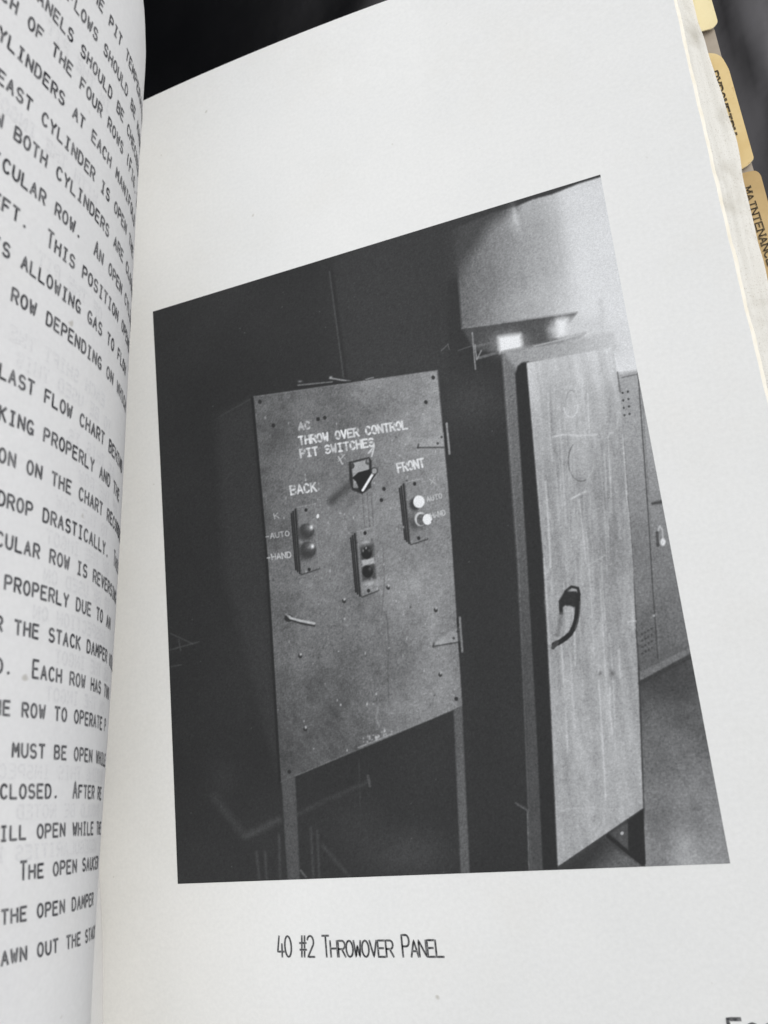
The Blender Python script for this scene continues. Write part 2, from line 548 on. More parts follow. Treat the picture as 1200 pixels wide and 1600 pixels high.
for k, (z, outl, mi, lab) in enumerate(specs):
    sheet_ = card('divider_sheet', rounded([(-.33, BOTTOM), (1.205, BOTTOM), (1.205, TOP - .006), (-.33, TOP - .006)], .01), z, .0012, M_card, book)
    t = card('index_tab', rounded(outl, .006), z + .0006, .0024, M_tab[mi], sheet_, M_rim)
    t['label'] = lab
    tabs.append((t, z + .0006))

def tab_text(text, p0, p1, gw, h, hw, tab, z):
    p0, p1 = np.array(p0), np.array(p1)
    d = (p1 - p0); L = np.linalg.norm(d); d /= L
    up = np.array([-d[1], d[0]])
    st = layout(text, gw, 1, 1, True)
    pit = L / len(text)
    P, F, I, K = ribbon(st, hw, SOLID, .12)
    xy = p0 + (P[:, :1] * pit) * d + (P[:, 1:] * h) * up
    V = np.column_stack([xy, z + .0004 + K * .000015])
    ink_object('lettering', [(V, F, I)], M_tabink, tab)

def back(u, v, z=0.0):
    """page point under a measured point of the photograph"""
    d = R.T @ np.array([(u - 600) / FOC, (v - 800) / FOC, 1])
    return CP + (z - CP[2]) / d[2] * d
q = lambda u, v, z: tuple(back(u, v, z)[:2])
tab_text('PYROMETRY', q(1109, 114, -.0645), q(1139, 215, -.0645), .74, .0135, .10, *tabs[1])
tab_text('MAINTENANCE', q(1161.5, 294, -.0665), q(1200.5, 417, -.0665), .76, .0118, .085, *tabs[2])

# back cover
card('back_cover', rounded([(-.42, BOTTOM - .03), (1.2660, BOTTOM - .03), (1.2660, 1.1), (1.2552, 1.43), (1.2470, TOP + .0), (-.42, TOP + .0)], .01), -.072, .010, M_card, book, M_rim)

# left leaf
nl = len(LI)
U = np.linspace(0, 1, 200)
A_ = -60 + U[None, :] * (ENDS[:, None] + 60)
Lg = np.repeat(LI[:, None], len(U), 1)
front = left_point(A_, Lg)
rear = left_point(A_, Lg, -.0014)
fc = grid_faces(nl, len(U))
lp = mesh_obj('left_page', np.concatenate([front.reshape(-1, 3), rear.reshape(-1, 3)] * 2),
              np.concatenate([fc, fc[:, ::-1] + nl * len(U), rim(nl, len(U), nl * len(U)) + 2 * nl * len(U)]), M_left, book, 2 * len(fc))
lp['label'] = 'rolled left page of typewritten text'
# the turned pages behind it
taper = np.clip((ENDS[:, None] - A_) / 10, .02, 1) * np.clip((A_ + 61) / 4, .1, 1)
f2 = left_point(A_, Lg, -.0030)
r2 = left_point(A_, Lg, -.0034 - .040 * taper)
f2[..., 1] = np.minimum(f2[..., 1], TOP + .02); r2[..., 1] = np.minimum(r2[..., 1], TOP + .02)
mesh_obj('turned_pages', np.concatenate([f2.reshape(-1, 3), r2.reshape(-1, 3)]),
         np.concatenate([fc, fc[:, ::-1] + nl * len(U), rim(nl, len(U), nl * len(U))]), M_edge, book, True)

# ------------------------------------------------------------------ typing on the left page
LINES = [
 (0, -6.64, -2, 'the pit temperature'), (1, -9.67, -1, 'flows should be made'), (2, -13.92, -1, 'panels should be checked'),
 (3, -16.50, -3, 'each of the four rows (Fig. 2'), (4, -16.84, -1, 'cylinders at each manifold'), (5, -16.23, 0, 'east cylinder is open the'),
 (6, -13.68, -3, 'in both cylinders are closed'), (7, -14.30, -1, 'icular row.  An open cylinder'), (8, -13.84, -1, 'eft.  This position opens'),
 (9, -11.18, -3, 'is allowing gas to flow'), (10, -11.88, 0, 'row depending on which'), (12, -12.21, -1, 'blast flow chart behind'),
 (13, -11.88, -3, 'working properly and the'), (14, -11.57, 0, 'on on the chart recorder'), (15, -11.24, 0, 'drop drastically.  This'),
 (16, -11.16, -1, 'icular row is reversing'), (17, -10.01, 0, 'properly due to an'), (18, -8.73, -2, 'r the stack damper will'),
 (19, -6.53, -4, 'd.  Each row has two'), (20, -9.56, -1, 'he row to operate p'), (21, -8.41, 0, 'must be open while'), (22, -9.50, 0, 'closed.  After re'),
 (23, -9.42, -1, 'till open while the'), (24, -7.27, 0, 'The open saucer'), (25, -9.25, 0, 'the open damper'), (26, -9.20, -1, 'rawn out the stack')]
parts = []
SM, BG = 1.12, 1.48
TYPE = {0: (-7.19, .21, -.25, 4.9), 1: (-10.24, .21, -.25, 6.3), 2: (-14.37, .15, -.25, 9.3), 3: (-16.65, .04, -.1, 11.6), 4: (-16.93, .03, .04, 10.3),
        5: (-16.39, .04, -.06, 11.1), 6: (-13.79, .04, .06, 8.6), 7: (-14.31, .02, .08, 10.7), 8: (-13.73, -.02, .1, 11.5), 9: (-11.24, .02, 0, 9.1),
        10: (-11.79, -.02, .03, 9.9), 12: (-12.02, -.03, .12, 8.9), 13: (-11.73, -.03, 0, 9.8), 14: (-11.34, -.03, .06, 9.3), 15: (-11.09, 0, .07, 7.7),
        16: (-10.93, -.02, .1, 8.5), 17: (-9.75, -.03, .08, 7.9), 18: (-8.49, -.01, .04, 7.7), 19: (-6.27, -.01, .03, 5.4), 20: (-9.29, -.02, .02, 8.2),
        21: (-8.14, -.02, .08, 6.2), 22: (-9.18, -.01, .18, 7.1), 23: (-9.1, 0, .15, 7.3), 24: (-6.99, 0, .07, 6.1), 25: (-9.0, .02, -.02, 7.2), 26: (-8.94, .01, .07, 7.0)}
for li, o, c0, text in LINES:
    o, dl, stretch, mid = TYPE[li]     # the typewriter's carriage was not quite even
    st = layout(text, .64, SM, BG)
    for s in st:
        s += rng.normal(0, .012, 2)
    P, F, I, K = ribbon(st, .106, SOLID, .14)
    a = P[:, 0] - .5 + c0
    a = a + o + stretch * (a - mid) / 10
    l = li + dl + (SM / 2 - P[:, 1]) * PIT / LS
    ok_end = np.interp(l, LI, ENDS) - 2
    V = left_point(np.minimum(a, ok_end), l, .0004 + (K % 6) * .00002)
    kf = rng.uniform(.9, 1.05, K.max() + 1)        # uneven ribbon ink
    parts.append((V, F, I * kf[K]))
ink_object('typed_text', parts, M_ink, lp)
# mirrored writing of the reverse side showing through
GH = [(10.9, -4, 'each shift the'), (11.45, -2, 'to be used this'), (14.5, -1, 'to the row'), (15.5, 0, 'on the ingot'), (16.5, 1, 'to be used on'),
      (17.5, 0, 'inspection on'), (18.5, 2, 'as the ingot'), (19.5, 1, 'on the ingot'), (21.5, 2, 'during this inspec'), (22.5, 1, 'should be noted'),
      (23.5, 0, 'irregularities in'), (12.6, 0, 'as this is'), (13.5, 2, 'of the row'), (8.6, -6, 'of the pit'), (5.6, -9, 'with the ingot'), (2.6, -9, 'in the pit')]
parts = []
for li, a0, text in GH:
    st = layout(text, .66, SM, BG)
    P, F, I, K = ribbon(st, .085, SOFT, .16)
    a = a0 + 6 - P[:, 0]
    l = li + (SM / 2 - P[:, 1]) * PIT / LS
    V = left_point(np.minimum(a, np.interp(l, LI, ENDS) - 2), l, .0002 + (K % 8) * .00001)
    parts.append((V, F[:, ::-1], I))
ink_object('show_through_text', parts, M_ghost, lp)

# ------------------------------------------------------------------ right page writing
def page_text(name, text, x0, y0, pitch, ang, gw, small, big, hw, mat, prof, mirror=False, eps=.0004):
    st = layout(text, gw, small, big)
    P, F, I, K = ribbon(st, hw, prof, .2)
    x = P[:, 0] * pitch * (-1 if mirror else 1); y = P[:, 1] * pitch
    c, s = math.cos(ang), math.sin(ang)
    xx, yy = x0 + x * c - y * s, y0 + x * s + y * c
    V = np.column_stack([xx, yy, right_z(xx, yy) + eps + (K % 8) * .000015])
    return (V, F[:, ::-1] if mirror else F, I)
c0 = back(434, 1495); c1 = back(695, 1495)
an = math.atan2(c1[1] - c0[1], c1[0] - c0[0])
pt = math.hypot(*(c1 - c0)[:2]) / 21
ink_object('caption', [page_text('c', '40 #2 Throwover Panel', c0[0], c0[1], pt, an, .86, 1.72, 2.28, .100, M_caption, SOLID)], M_caption, right_page)
f0 = back(1141, 1633)
ink_object('footer_text', [page_text('f', 'Foc', f0[0], f0[1], .0245, .02, .72, 1.14, 1.42, .10, M_caption, SOLID)], M_caption, right_page)

# ------------------------------------------------------------------ the printed photograph
ASP = .8260855
NX, NY = 700, 848
xs = np.linspace(0, 1, NX); yv = np.linspace(0, 1 / ASP, NY)
GX, GY = np.meshgrid(xs, yv)
cc = (np.stack([GX, GY, np.zeros_like(GX)], -1) - CP) @ R.T
UU = 600 + FOC * cc[..., 0] / cc[..., 2]      # artwork coordinates: points measured on the print
VV = 800 + FOC * cc[..., 1] / cc[..., 2]
T = np.full((NY, NX), 50.0)

def vnoise(scale, seed, octs=4, sx=1.0, sy=1.0):
    r = np.random.RandomState(seed)
    out = np.zeros_like(GX); amp = 1; tot = 0
    for o in range(octs):
        g = r.rand(128, 128)
        x = GX * scale * sx * 2 ** o; y = GY * scale * sy * 2 ** o
        xi = np.floor(x).astype(int); yi = np.floor(y).astype(int)
        fx = x - xi; fy = y - yi
        fx = fx * fx * (3 - 2 * fx); fy = fy * fy * (3 - 2 * fy)
        a = g[yi % 128, xi % 128] * (1 - fx) + g[yi % 128, (xi + 1) % 128] * fx
        bb = g[(yi + 1) % 128, xi % 128] * (1 - fx) + g[(yi + 1) % 128, (xi + 1) % 128] * fx
        out += amp * (a * (1 - fy) + bb * fy); tot += amp; amp *= .55
    return out / tot - .5

def box(pts, pad):
    p = np.asarray(pts, float)
    m_ = (UU > p[:, 0].min() - pad) & (UU < p[:, 0].max() + pad) & (VV > p[:, 1].min() - pad) & (VV < p[:, 1].max() + pad)
    if not m_.any():
        return None
    r = np.where(m_.any(1))[0]; c = np.where(m_.any(0))[0]
    return slice(r[0], r[-1] + 1), slice(c[0], c[-1] + 1)

def segdist(u, v, pts, closed=False):
    p = np.asarray(pts, float)
    n = len(p)
    best = np.full(u.shape, 1e9)
    for k in range(n if closed else n - 1):
        a, bb = p[k], p[(k + 1) % n]
        d = bb - a
        t = np.clip(((u - a[0]) * d[0] + (v - a[1]) * d[1]) / (d @ d + 1e-9), 0, 1)
        best = np.minimum(best, (u - a[0] - t * d[0]) ** 2 + (v - a[1] - t * d[1]) ** 2)
    return np.sqrt(best)

def blend(s, mask, val):
    T[s] = T[s] * (1 - mask) + (val[s] if isinstance(val, np.ndarray) else val) * mask

def poly(pts, val, soft=1.2, alpha=1.0):
    s = box(pts, soft * 2 + 2)
    if s is None: return
    u, v = UU[s], VV[s]
    p = np.asarray(pts, float)
    ins = np.zeros(u.shape, bool)
    n = len(p)
    for k in range(n):
        (x1, y1), (x2, y2) = p[k], p[(k + 1) % n]
        if y1 == y2: continue
        cr = ((y1 > v) != (y2 > v)) & (u < (x2 - x1) * (v - y1) / (y2 - y1) + x1)
        ins ^= cr
    d = segdist(u, v, p, True)
    sd = np.where(ins, d, -d)
    blend(s, alpha * np.clip(.5 + sd / (2 * soft), 0, 1), val)

def line(pts, wd, val, alpha=1.0, soft=1.0):
    s = box(pts, wd + soft * 2 + 2)
    if s is None: return
    d = segdist(UU[s], VV[s], pts)
    blend(s, alpha * np.clip(.5 + (wd / 2 - d) / (2 * soft), 0, 1), val)

def blob(x, y, rx, ry, val, alpha=1.0, ang=0.0, hard=0.0):
    rr = max(rx, ry) * 3
    s = box([(x - rr, y - rr), (x + rr, y + rr)], 1)
    if s is None: return
    c_, s_ = math.cos(ang), math.sin(ang)
    du, dv = UU[s] - x, VV[s] - y
    e = ((du * c_ + dv * s_) / rx) ** 2 + ((-du * s_ + dv * c_) / ry) ** 2
    mk = np.exp(-e) if hard == 0 else np.clip((1 - np.sqrt(e)) * hard + .5, 0, 1)
    blend(s, alpha * mk, val)

def lerp_field(x0, y0, v0, x1, y1, v1):
    dx, dy = x1 - x0, y1 - y0
    t = np.clip(((UU - x0) * dx + (VV - y0) * dy) / (dx * dx + dy * dy), 0, 1)
    return v0 + (v1 - v0) * t

def stencil(text, p0, p1, h, val, wd=3.0, alpha=1.0, gaps=True, gw=.72, slant=0.0):
    p0 = np.array(p0, float); p1 = np.array(p1, float)
    d = (p1 - p0) / len(text); u = d / np.linalg.norm(d)
    up = np.array([u[1], -u[0]])
    r = np.random.RandomState(len(text) + int(p0[0]))
    for st in layout(text, gw, 1, 1):
        pts = p0 + st[:, :1] * d + st[:, 1:] * h * (up + slant * u)
        if len(pts) == 2 and gaps and np.linalg.norm(pts[1] - pts[0]) > h * .6:
            f = r.uniform(.42, .6)
            a, bb = pts
            line([a, a + (bb - a) * (f - .12)], wd, val, alpha * r.uniform(.7, 1), .7)
            line([a + (bb - a) * (f + .12), bb], wd, val, alpha * r.uniform(.6, 1), .7)
        else:
            line(pts, wd, val, alpha * r.uniform(.75, 1), .7)
            if gaps and h > 10 and len(pts) > 4:
                k_ = len(pts) // 3
                blob(pts[k_][0], pts[k_][1], 1.7, 1.7, 112, .85); blob(pts[2 * k_][0], pts[2 * k_][1], 1.5, 1.5, 112, .7)

N1, N2, N3 = vnoise(14, 1), vnoise(60, 2, 3), vnoise(5, 3, 3)
NS = vnoise(10, 4, 4, sx=7, sy=.7)       # vertical streaks
# dark room
T[:] = 49 + 10 * N3
T += 9 * np.exp(-(((UU - 590) / 110) ** 2 + ((VV - 470) / 110) ** 2))
poly([(515, 300), (700, 300), (700, 600), (537, 592), (522, 430)], 60, 3, .5)
line([(515, 425), (537, 590)], 2.4, 82, .7)
line([(519, 425), (541, 590)], 4, 42, .6, 2)
blob(740, 625, 60, 45, 74, .55)
blob(640, 560, 90, 30, 62, .4)
# hanging duct and the bright corner
duct = lerp_field(716, 410, 100, 905, 380, 206) + 26 * N1 + 12 * NS + 16 * np.clip((VV - 430) / 90, 0, 1)
poly([(712, 385), (720, 340), (938, 262), (1015, 640), (960, 640), (900, 540), (850, 520), (722, 513)], duct, 2.5)
bright = 213 + 7 * N1 + lerp_field(930, 290, 0, 1000, 560, 9)
poly([(880, 300), (960, 270), (1030, 690), (965, 600), (945, 520), (904, 487)], bright, 16)
poly([(700, 335), (790, 316), (806, 325), (766, 352), (742, 388), (716, 430), (704, 430)], 66, 11, .9)
poly([(722, 514), (902, 488), (886, 512), (850, 540), (800, 552), (742, 548)], 74 + 10 * N1, 2.2)
poly([(640, 362), (938, 268), (941, 276), (905, 287), (862, 304), (832, 312), (806, 323), (768, 333), (690, 366)], 56, 1.6)
blob(806, 345, 7, 24, 196, .6, -.25)
line([(803, 326), (806, 345)], 3.5, 206, .5, 3)
line([(812, 326), (818, 352)], 3, 160, .5, 2)
line([(722, 513), (904, 488)], 1.5, 180, .4)
line([(938, 470), (942, 500)], 6, 185, .5, 4)
poly([(858, 514), (872, 500), (940, 500), (966, 550), (905, 530), (862, 528)], 198, 9, .85)
# lamps and bracket
blob(797, 537, 26, 17, 205, .75)
poly([(779, 527), (813, 522), (816, 545), (781, 551)], 254, 5)
blob(878, 511, 15, 16, 214, .75)
poly([(870, 501), (886, 498), (885, 521), (873, 525)], 246, 4.5)
blob(915, 515, 45, 24, 206, .75)
poly([(790, 548), (915, 520), (905, 530), (800, 556)], 120, 3, .6)
line([(835, 541), (905, 524)], 2, 205, .7)
line([(738, 520), (743, 577)], 2, 160, .8)
line([(744, 541), (770, 536)], 4, 105, .9); line([(745, 560), (778, 551)], 4, 110, .9)
line([(742, 539), (745, 562), (752, 548)], 2, 170, .7)
line([(690, 548), (700, 538), (702, 546)], 1.4, 120, .7); line([(716, 548), (738, 540)], 1.4, 110, .6)
# cabinet
strip = lerp_field(800, 560, 118, 830, 1100, 74) + 14 * N1
poly([(784, 551), (812, 560), (826, 880), (840, 1130), (849, 1362), (830, 1362), (822, 1130), (808, 880)], strip, 2.5)
line([(787, 560), (810, 880), (830, 1360)], 2, 150, .35, 1.6)
poly([(785, 550), (835, 541), (958, 520), (966, 548), (824, 568), (808, 577)], lerp_field(800, 560, 150, 950, 530, 186) + 14 * N1, 3.5)
blob(965, 540, 40, 36, 206, .5)
poly([(805, 585), (809, 572), (815, 567), (826, 565), (853, 880), (862, 1120), (874, 1354), (849, 1360), (838, 1130), (824, 880)], 44, 1.6)
front = (lerp_field(840, 560, 200, 880, 760, 158) + lerp_field(900, 950, 0, 930, 1150, 10) + 20 * N1 + 44 * NS + 10 * N2
         - 12 * np.exp(-((UU - 965) / 22) ** 2) * np.clip((VV - 580) / 80, 0, 1) * np.clip((1050 - VV) / 200, 0, 1))
FR = [(823, 567), (957, 543), (968, 600), (980, 760), (990, 900), (998, 1075), (1005, 1263), (872, 1354), (862, 1120), (850, 880)]
poly(FR, front, 1.2)
line([(968, 600), (980, 760), (990, 900)], 1.6, 205, .55)
line([(824, 570), (850, 880), (862, 1120), (872, 1350)], 2.5, 205, .35, 1.5)
r_ = np.random.RandomState(5)
for _k in range(36):                      # scratches down the door
    y0_ = r_.uniform(590, 1080); x0_ = r_.uniform(.06, .95)
    l_ = r_.uniform(40, 220)
    f0_ = lambda y: 823 + (y - 567) * .062 + x0_ * (134 - (y - 567) * .005)
    line([(f0_(y0_), y0_), (f0_(y0_ + l_ * .5) + r_.uniform(-2, 2), y0_ + l_ * .5), (f0_(y0_ + l_), y0_ + l_)], r_.uniform(1, 3.2), r_.uniform(192, 220), r_.uniform(.2, .6), 1.3)
AR = lambda cx, cy, rx, ry, a0, a1: [(cx + rx * math.cos(math.radians(t)), cy + ry * math.sin(math.radians(t))) for t in np.linspace(a0, a1, 16)]
line(AR(892, 634, 11, 18, 0, 170), 2, 214, .75); line(AR(893, 632, 9, 22, 170, 330), 1.6, 110, .35)
line([(864, 683), (880, 679), (905, 681), (932, 679)], 2.6, 212, .7, 1.3)
line([(918, 616), (921, 676)], 2, 208, .7)
line(AR(908, 720, 20, 32, 70, 230), 1.8, 88, .7); line(AR(908, 720, 20, 32, 0, 60), 1.6, 190, .5)
line([(893, 779), (915, 768)], 3, 208, .7); line([(905, 781), (916, 880)], 1.8, 205, .6)
line([(918, 884), (945, 868)], 1.6, 200, .5); line([(950, 682), (955, 776)], 1.8, 200, .6)
line([(950, 684), (953, 677), (958, 677)], 1.6, 205, .6); line([(973, 680), (980, 790)], 1.6, 205, .6)
for _k in range(110):
    x_, y_ = r_.uniform(850, 990), r_.uniform(600, 1000)
    if x_ > 826 + (y_ - 567) * .07: blob(x_, y_, r_.uniform(1, 3), r_.uniform(6, 26), r_.choice([120, 205, 210]), r_.uniform(.15, .4))
for _k in range(60):
    x_, y_ = r_.uniform(868, 995), r_.uniform(880, 1300)
    if y_ < 1350 - (x_ - 872) * .68: blob(x_, y_, r_.uniform(2, 7), r_.uniform(4, 16), r_.uniform(115, 190), .3)
blob(957, 1052, 4, 6, 95, .7); blob(938, 1052, 3, 3, 100, .7)
line(AR(915, 1270, 40, 8, 190, 350), 2.5, 190, .5)
# door handle
line([(884, 936), (884, 924), (893, 917), (903, 919), (905, 928)], 4.5, 42); blob(894, 922.5, 5.5, 2.6, 165, .9)
poly([(875, 936), (882, 924), (900, 924), (906, 930), (903, 950), (884, 946), (876, 950)], 46, 1.4)
line([(903, 930), (903, 945), (902, 958), (900, 970), (897, 980), (891, 990), (884, 997), (875, 1003), (866, 1007)], 8, 40); line([(906, 940), (905, 962), (899, 982)], 1.5, 120, .6); line([(870, 1004), (864, 1012)], 6, 70)
line([(876, 940), (877, 958)], 6, 46); line([(877, 960), (875, 975), (871, 992)], 7, 112, .7, 2)
line([(890, 950), (886, 985)], 7, 185, .6, 2)
# small latch and hinges on the door edge
line([(979, 770), (983, 772), (985, 800)], 2, 200, .8); line([(981, 776), (984, 800)], 1.6, 80, .7)
line([(981, 972), (993, 970), (997, 975), (998, 1005)], 2.5, 200, .7); line([(994, 985), (996, 1008)], 2.5, 70, .7)
line([(1006, 1178), (1010, 1190), (1009, 1212)], 3, 140, .7)
# locker
lock = lerp_field(985, 600, 168, 1065, 1030, 96) + 22 * N1 + 10 * N2
poly([(965, 583), (1004, 577), (1030, 690), (1092, 1012), (1000, 1062), (997, 1010), (988, 860), (975, 690)], lock, 1.4)
line([(967, 585), (1004, 577)], 2.5, 200, .6); line([(972, 590), (1003, 583)], 2, 100, .8)
line([(965, 582), (969, 612)], 2.2, 90, .8)
line([(997, 583), (1012, 790), (1020, 920), (1028, 1030)], 2, 66, .85); line([(1001, 583), (1015, 790), (1023, 920), (1031, 1030)], 1.6, 120, .8)
for j in range(4):
    for i_ in range(2): blob(973 + 8 * i_ + j * .9, 614 + 11.6 * j - 2 * i_, 1.9, 1.9, 62, .9, 0, 2)
for j in range(4):
    for i_ in range(4): blob(1003 + 5 * i_ + j * .3, 991 + 10 * j - 3 * i_, 1.8, 1.8, 62, .75, 0, 2)
line([(1020, 787), (1040, 783)], 5, 62, .9, 1.6); line([(1040, 775), (1043, 795)], 5, 50, .9)
line([(1030, 848), (1028, 830), (1031, 822), (1035, 828), (1036, 845)], 2.5, 190, .9); line([(1027, 832), (1028, 852)], 5, 70, .9); blob(1036, 847, 4, 6, 225, .95, 0, 2)
blob(1022, 962, 2, 2, 190, .9)
# floor
floor_ = lerp_field(1050, 1090, 80, 1085, 1330, 156) + 52 * N1 + 12 * N2
poly([(1000, 1066), (1092, 1016), (1160, 1380), (1000, 1380), (1007, 1270)], floor_, 1.5)
poly([(1000, 1050), (1090, 1006), (1093, 1014), (1000, 1064)], 120, 1.5, .8); line([(1000, 1068), (1086, 1024)], 5, 56, .9, 2)
poly([(1008, 1270), (1040, 1265), (1060, 1380), (1008, 1380)], 66, 18, .35)
poly([(872, 1354), (1005, 1263), (1009, 1372), (870, 1372)], 62, 1.3)
poly([(880, 1356), (940, 1312), (1004, 1352), (1006, 1366), (868, 1366)], lerp_field(930, 1330, 54, 960, 1356, 100), 4)
poly([(955, 1302), (981, 1285), (982, 1332)], 78, 1.5); blob(972, 1302, 2.5, 2.5, 190, .9, 0, 2)
line([(950, 1306), (1004, 1350)], 6, 38, .9); poly([(981, 1282), (1005, 1264), (1009, 1350), (1004, 1350), (982, 1334)], 42, 1.2)
# control panel
poly([(338, 652), (396, 622), (438, 1215), (350, 900)], 60, 10, .7); line([(345, 650), (394, 622)], 2, 74, .6, 1.5)
pan = (lerp_field(400, 900, 101, 700, 870, 136) + 40 * N1 + 26 * N3 + 20 * N2 + 14 * vnoise(150, 9, 2)
       - 10 * np.clip((900 - VV) / 300, 0, 1) * np.clip((560 - UU) / 150, 0, 1) + 10 * np.exp(-(((UU - 640) / 70) ** 2 + ((VV - 860) / 120) ** 2)) - lerp_field(600, 960, 0, 560, 1190, 14))
PN = [(396, 620), (683, 579), (700, 762), (713, 960), (722, 1103), (439, 1222), (426, 1000), (418, 870)]
poly(PN, pan, 1.0)
line([(394, 622), (416, 870), (424, 1000), (437, 1222)], 4, 40, .9)
line([(397, 620), (683, 579)], 1.6, 150, .45); line([(439, 1222), (722, 1103)], 2, 150, .35)
line([(684, 580), (700, 762), (722, 1100)], 1.6, 145, .4)
line([(466, 602), (519, 597)], 2.2, 130, .8); line([(516, 591), (548, 596)], 2.2, 165, .8); line([(572, 593), (583, 590)], 2, 150, .8); blob(517, 590, 2.5, 2, 180, .8); blob(469, 596, 3, 1.6, 140, .8)
line([(460, 606), (550, 596)], 3, 42, .8)
stencil('AC', (466, 672), (486, 669.5), 11, 182)
stencil('THROW OVER CONTROL', (467, 695), (638, 669.5), 12, 226)
stencil('PIT SWITCHES', (469, 715), (586, 696.5), 12, 220)
stencil('BACK', (453.5, 773), (496, 767), 13, 222, 2.8)
stencil('FRONT', (621.5, 738), (664.5, 729), 13, 226, 2.9)
stencil('-AUTO', (414, 842.5), (453, 837), 7.5, 180, 1.6)
stencil('-HAND', (416, 876), (456, 870.5), 8.5, 196, 1.7)
stencil('K', (428, 811), (437, 809), 8, 175, 1.5)
stencil('X', (672, 757), (681, 755), 8, 190, 1.5)

line([(529, 714), (535, 725)], 2, 200, .9); line([(538, 711), (529, 721)], 1.6, 190, .8); line([(533, 709), (540, 718)], 1.4, 190, .6)
line([(576, 708), (585, 697), (581, 713)], 2, 215, .9); line([(579, 705), (583, 706)], 1.5, 205, .8)
# rotary switch, its shadow and handle
line([(550, 755), (518, 783)], 12, 66, .75, 4); line([(556, 776), (538, 797)], 8, 84, .5, 4)
blob(546, 800, 30, 16, 140, .3, -.7)
poly([(545, 722), (577, 714), (581, 720), (580, 762), (566, 772), (550, 766), (546, 750)], 48, 1.2)
poly([(549, 724), (576, 717), (578, 755), (553, 762)], 162 + 20 * N2, 1.2)
blob(550.5, 728, 3.5, 4.5, 60, .9, 0, 2); blob(574.5, 722, 3.5, 4.5, 70, .9, 0, 2); blob(575, 721, 1.6, 2.2, 170, .8); blob(557, 759, 5, 4, 135, .9, 0, 2)
poly([(550, 747), (560, 738), (586, 731), (587, 742), (569, 769), (563, 768), (556, 752)], 34, 1.0)
line([(583.5, 739), (567, 766)], 4, 236); blob(585, 736, 5.5, 6, 60, .9, 0, 2); blob(585, 736, 3.8, 4.2, 165, .9, 0, 2)
for dx in (0, 8, 14): line([(566 + dx, 772), (570 + dx, 824)], 1.3, 84, .6)
line([(571, 772), (575, 822)], 2, 140, .35)
# push button boxes
def box_plate(c4, val, dark_sides=True):
    c4 = np.array(c4, float)
    tl, tr, br, bl = c4
    if dark_sides:
        for k, o in enumerate((3.2, 6.6, 9.4)):
            line([tl + (-o, 3 + 3.5 * k), bl + (-o, -1 - 3.0 * k)], 1.9, 40, .92)
        poly([tl + (-9, 8), tl, bl, bl + (-9, -6)], 66, 1, .55)
        for k, o in enumerate((3.2, 6.6, 9.4)):
            line([tl + (-o, 3 + 3.5 * k), bl + (-o, -1 - 3.0 * k)], 1.7, 38, .9)
    line([bl, br], 4, 52, .8)
    poly(c4, val, 1.0)
    line([tl, tr], 1.5, 170, .55); line([tr, br], 1.3, 160, .4)
box_plate([(464.6, 793), (492, 787), (498.5, 888), (471.5, 897)], 118 + 22 * N2)
blob(478, 797, 2.4, 2.8, 40, .95, 0, 2); blob(483, 890, 2.4, 2.8, 40, .95, 0, 2); blob(496.5, 806.5, 2.2, 3.4, 225, .95, .2, 2)
for (bx, by, br_) in ((479.7, 829, 11.3), (481.5, 858.5, 12.3)):
    blob(bx - 3, by + 4, br_ + 2, br_ + 1, 62, .75, 0, 2); blob(bx, by, br_, br_, 62, 1, 0, 5)
    blob(bx + 4, by - 5, 6.5, 6, 128, .9); blob(bx + 7, by - 5, 2.6, 3.4, 240, .95)
box_plate([(557.6, 831), (584, 823.5), (591, 922), (565.5, 932)], 132 + 30 * N2)
blob(570.5, 833, 2.6, 3, 38, .95, 0, 2); blob(576, 923, 2.6, 3, 45, .95, 0, 2)
poly([(562, 846), (584, 842), (587, 862), (564, 868)], 100, 2, .8); poly([(562, 855), (583, 850), (588, 904), (566, 908)], 62, 2.5, .85)
poly([(565, 876), (584, 871), (586, 880), (566, 885)], 186, 1.6, .85)
blob(572, 847, 8, 3, 190, .7, -.2); blob(578, 912, 9, 3, 185, .6, -.2)
blob(573, 864, 8, 9.5, 34, 1, 0, 4); blob(574.5, 893, 8.5, 9.5, 34, 1, 0, 4); blob(577, 860, 2.5, 3, 100, .7); blob(578, 889, 2.5, 3, 100, .7)
box_plate([(633.7, 753.5), (660, 748), (667, 842), (642.5, 850)], 128 + 18 * N2)
blob(648, 756, 2.5, 3, 42, .95, 0, 2); blob(654.5, 841, 2.5, 3, 42, .95, 0, 2)
blob(648, 788, 8, 10, 52, .9, 0, 2); blob(654.7, 784, 8.8, 9.8, 232, 1, 0, 5)
blob(650, 818, 14, 14, 62, .8); blob(657, 811, 9, 11, 205, .95, 0, 4); blob(658, 812, 6.8, 8.6, 92, 1, 0, 4)
poly([(656, 804), (668, 803), (668, 820), (657, 820)], 96, 1.5); blob(668, 811.5, 7.4, 8.4, 236, 1, 0, 5)
blob(656, 832, 5, 4, 150, .5)
stencil('AUTO', (667, 784), (692, 777.5), 7, 190, 1.6, 1.0, False)
stencil('HAND', (673, 810), (697, 804), 7.5, 192, 1.7, 1.0, False)
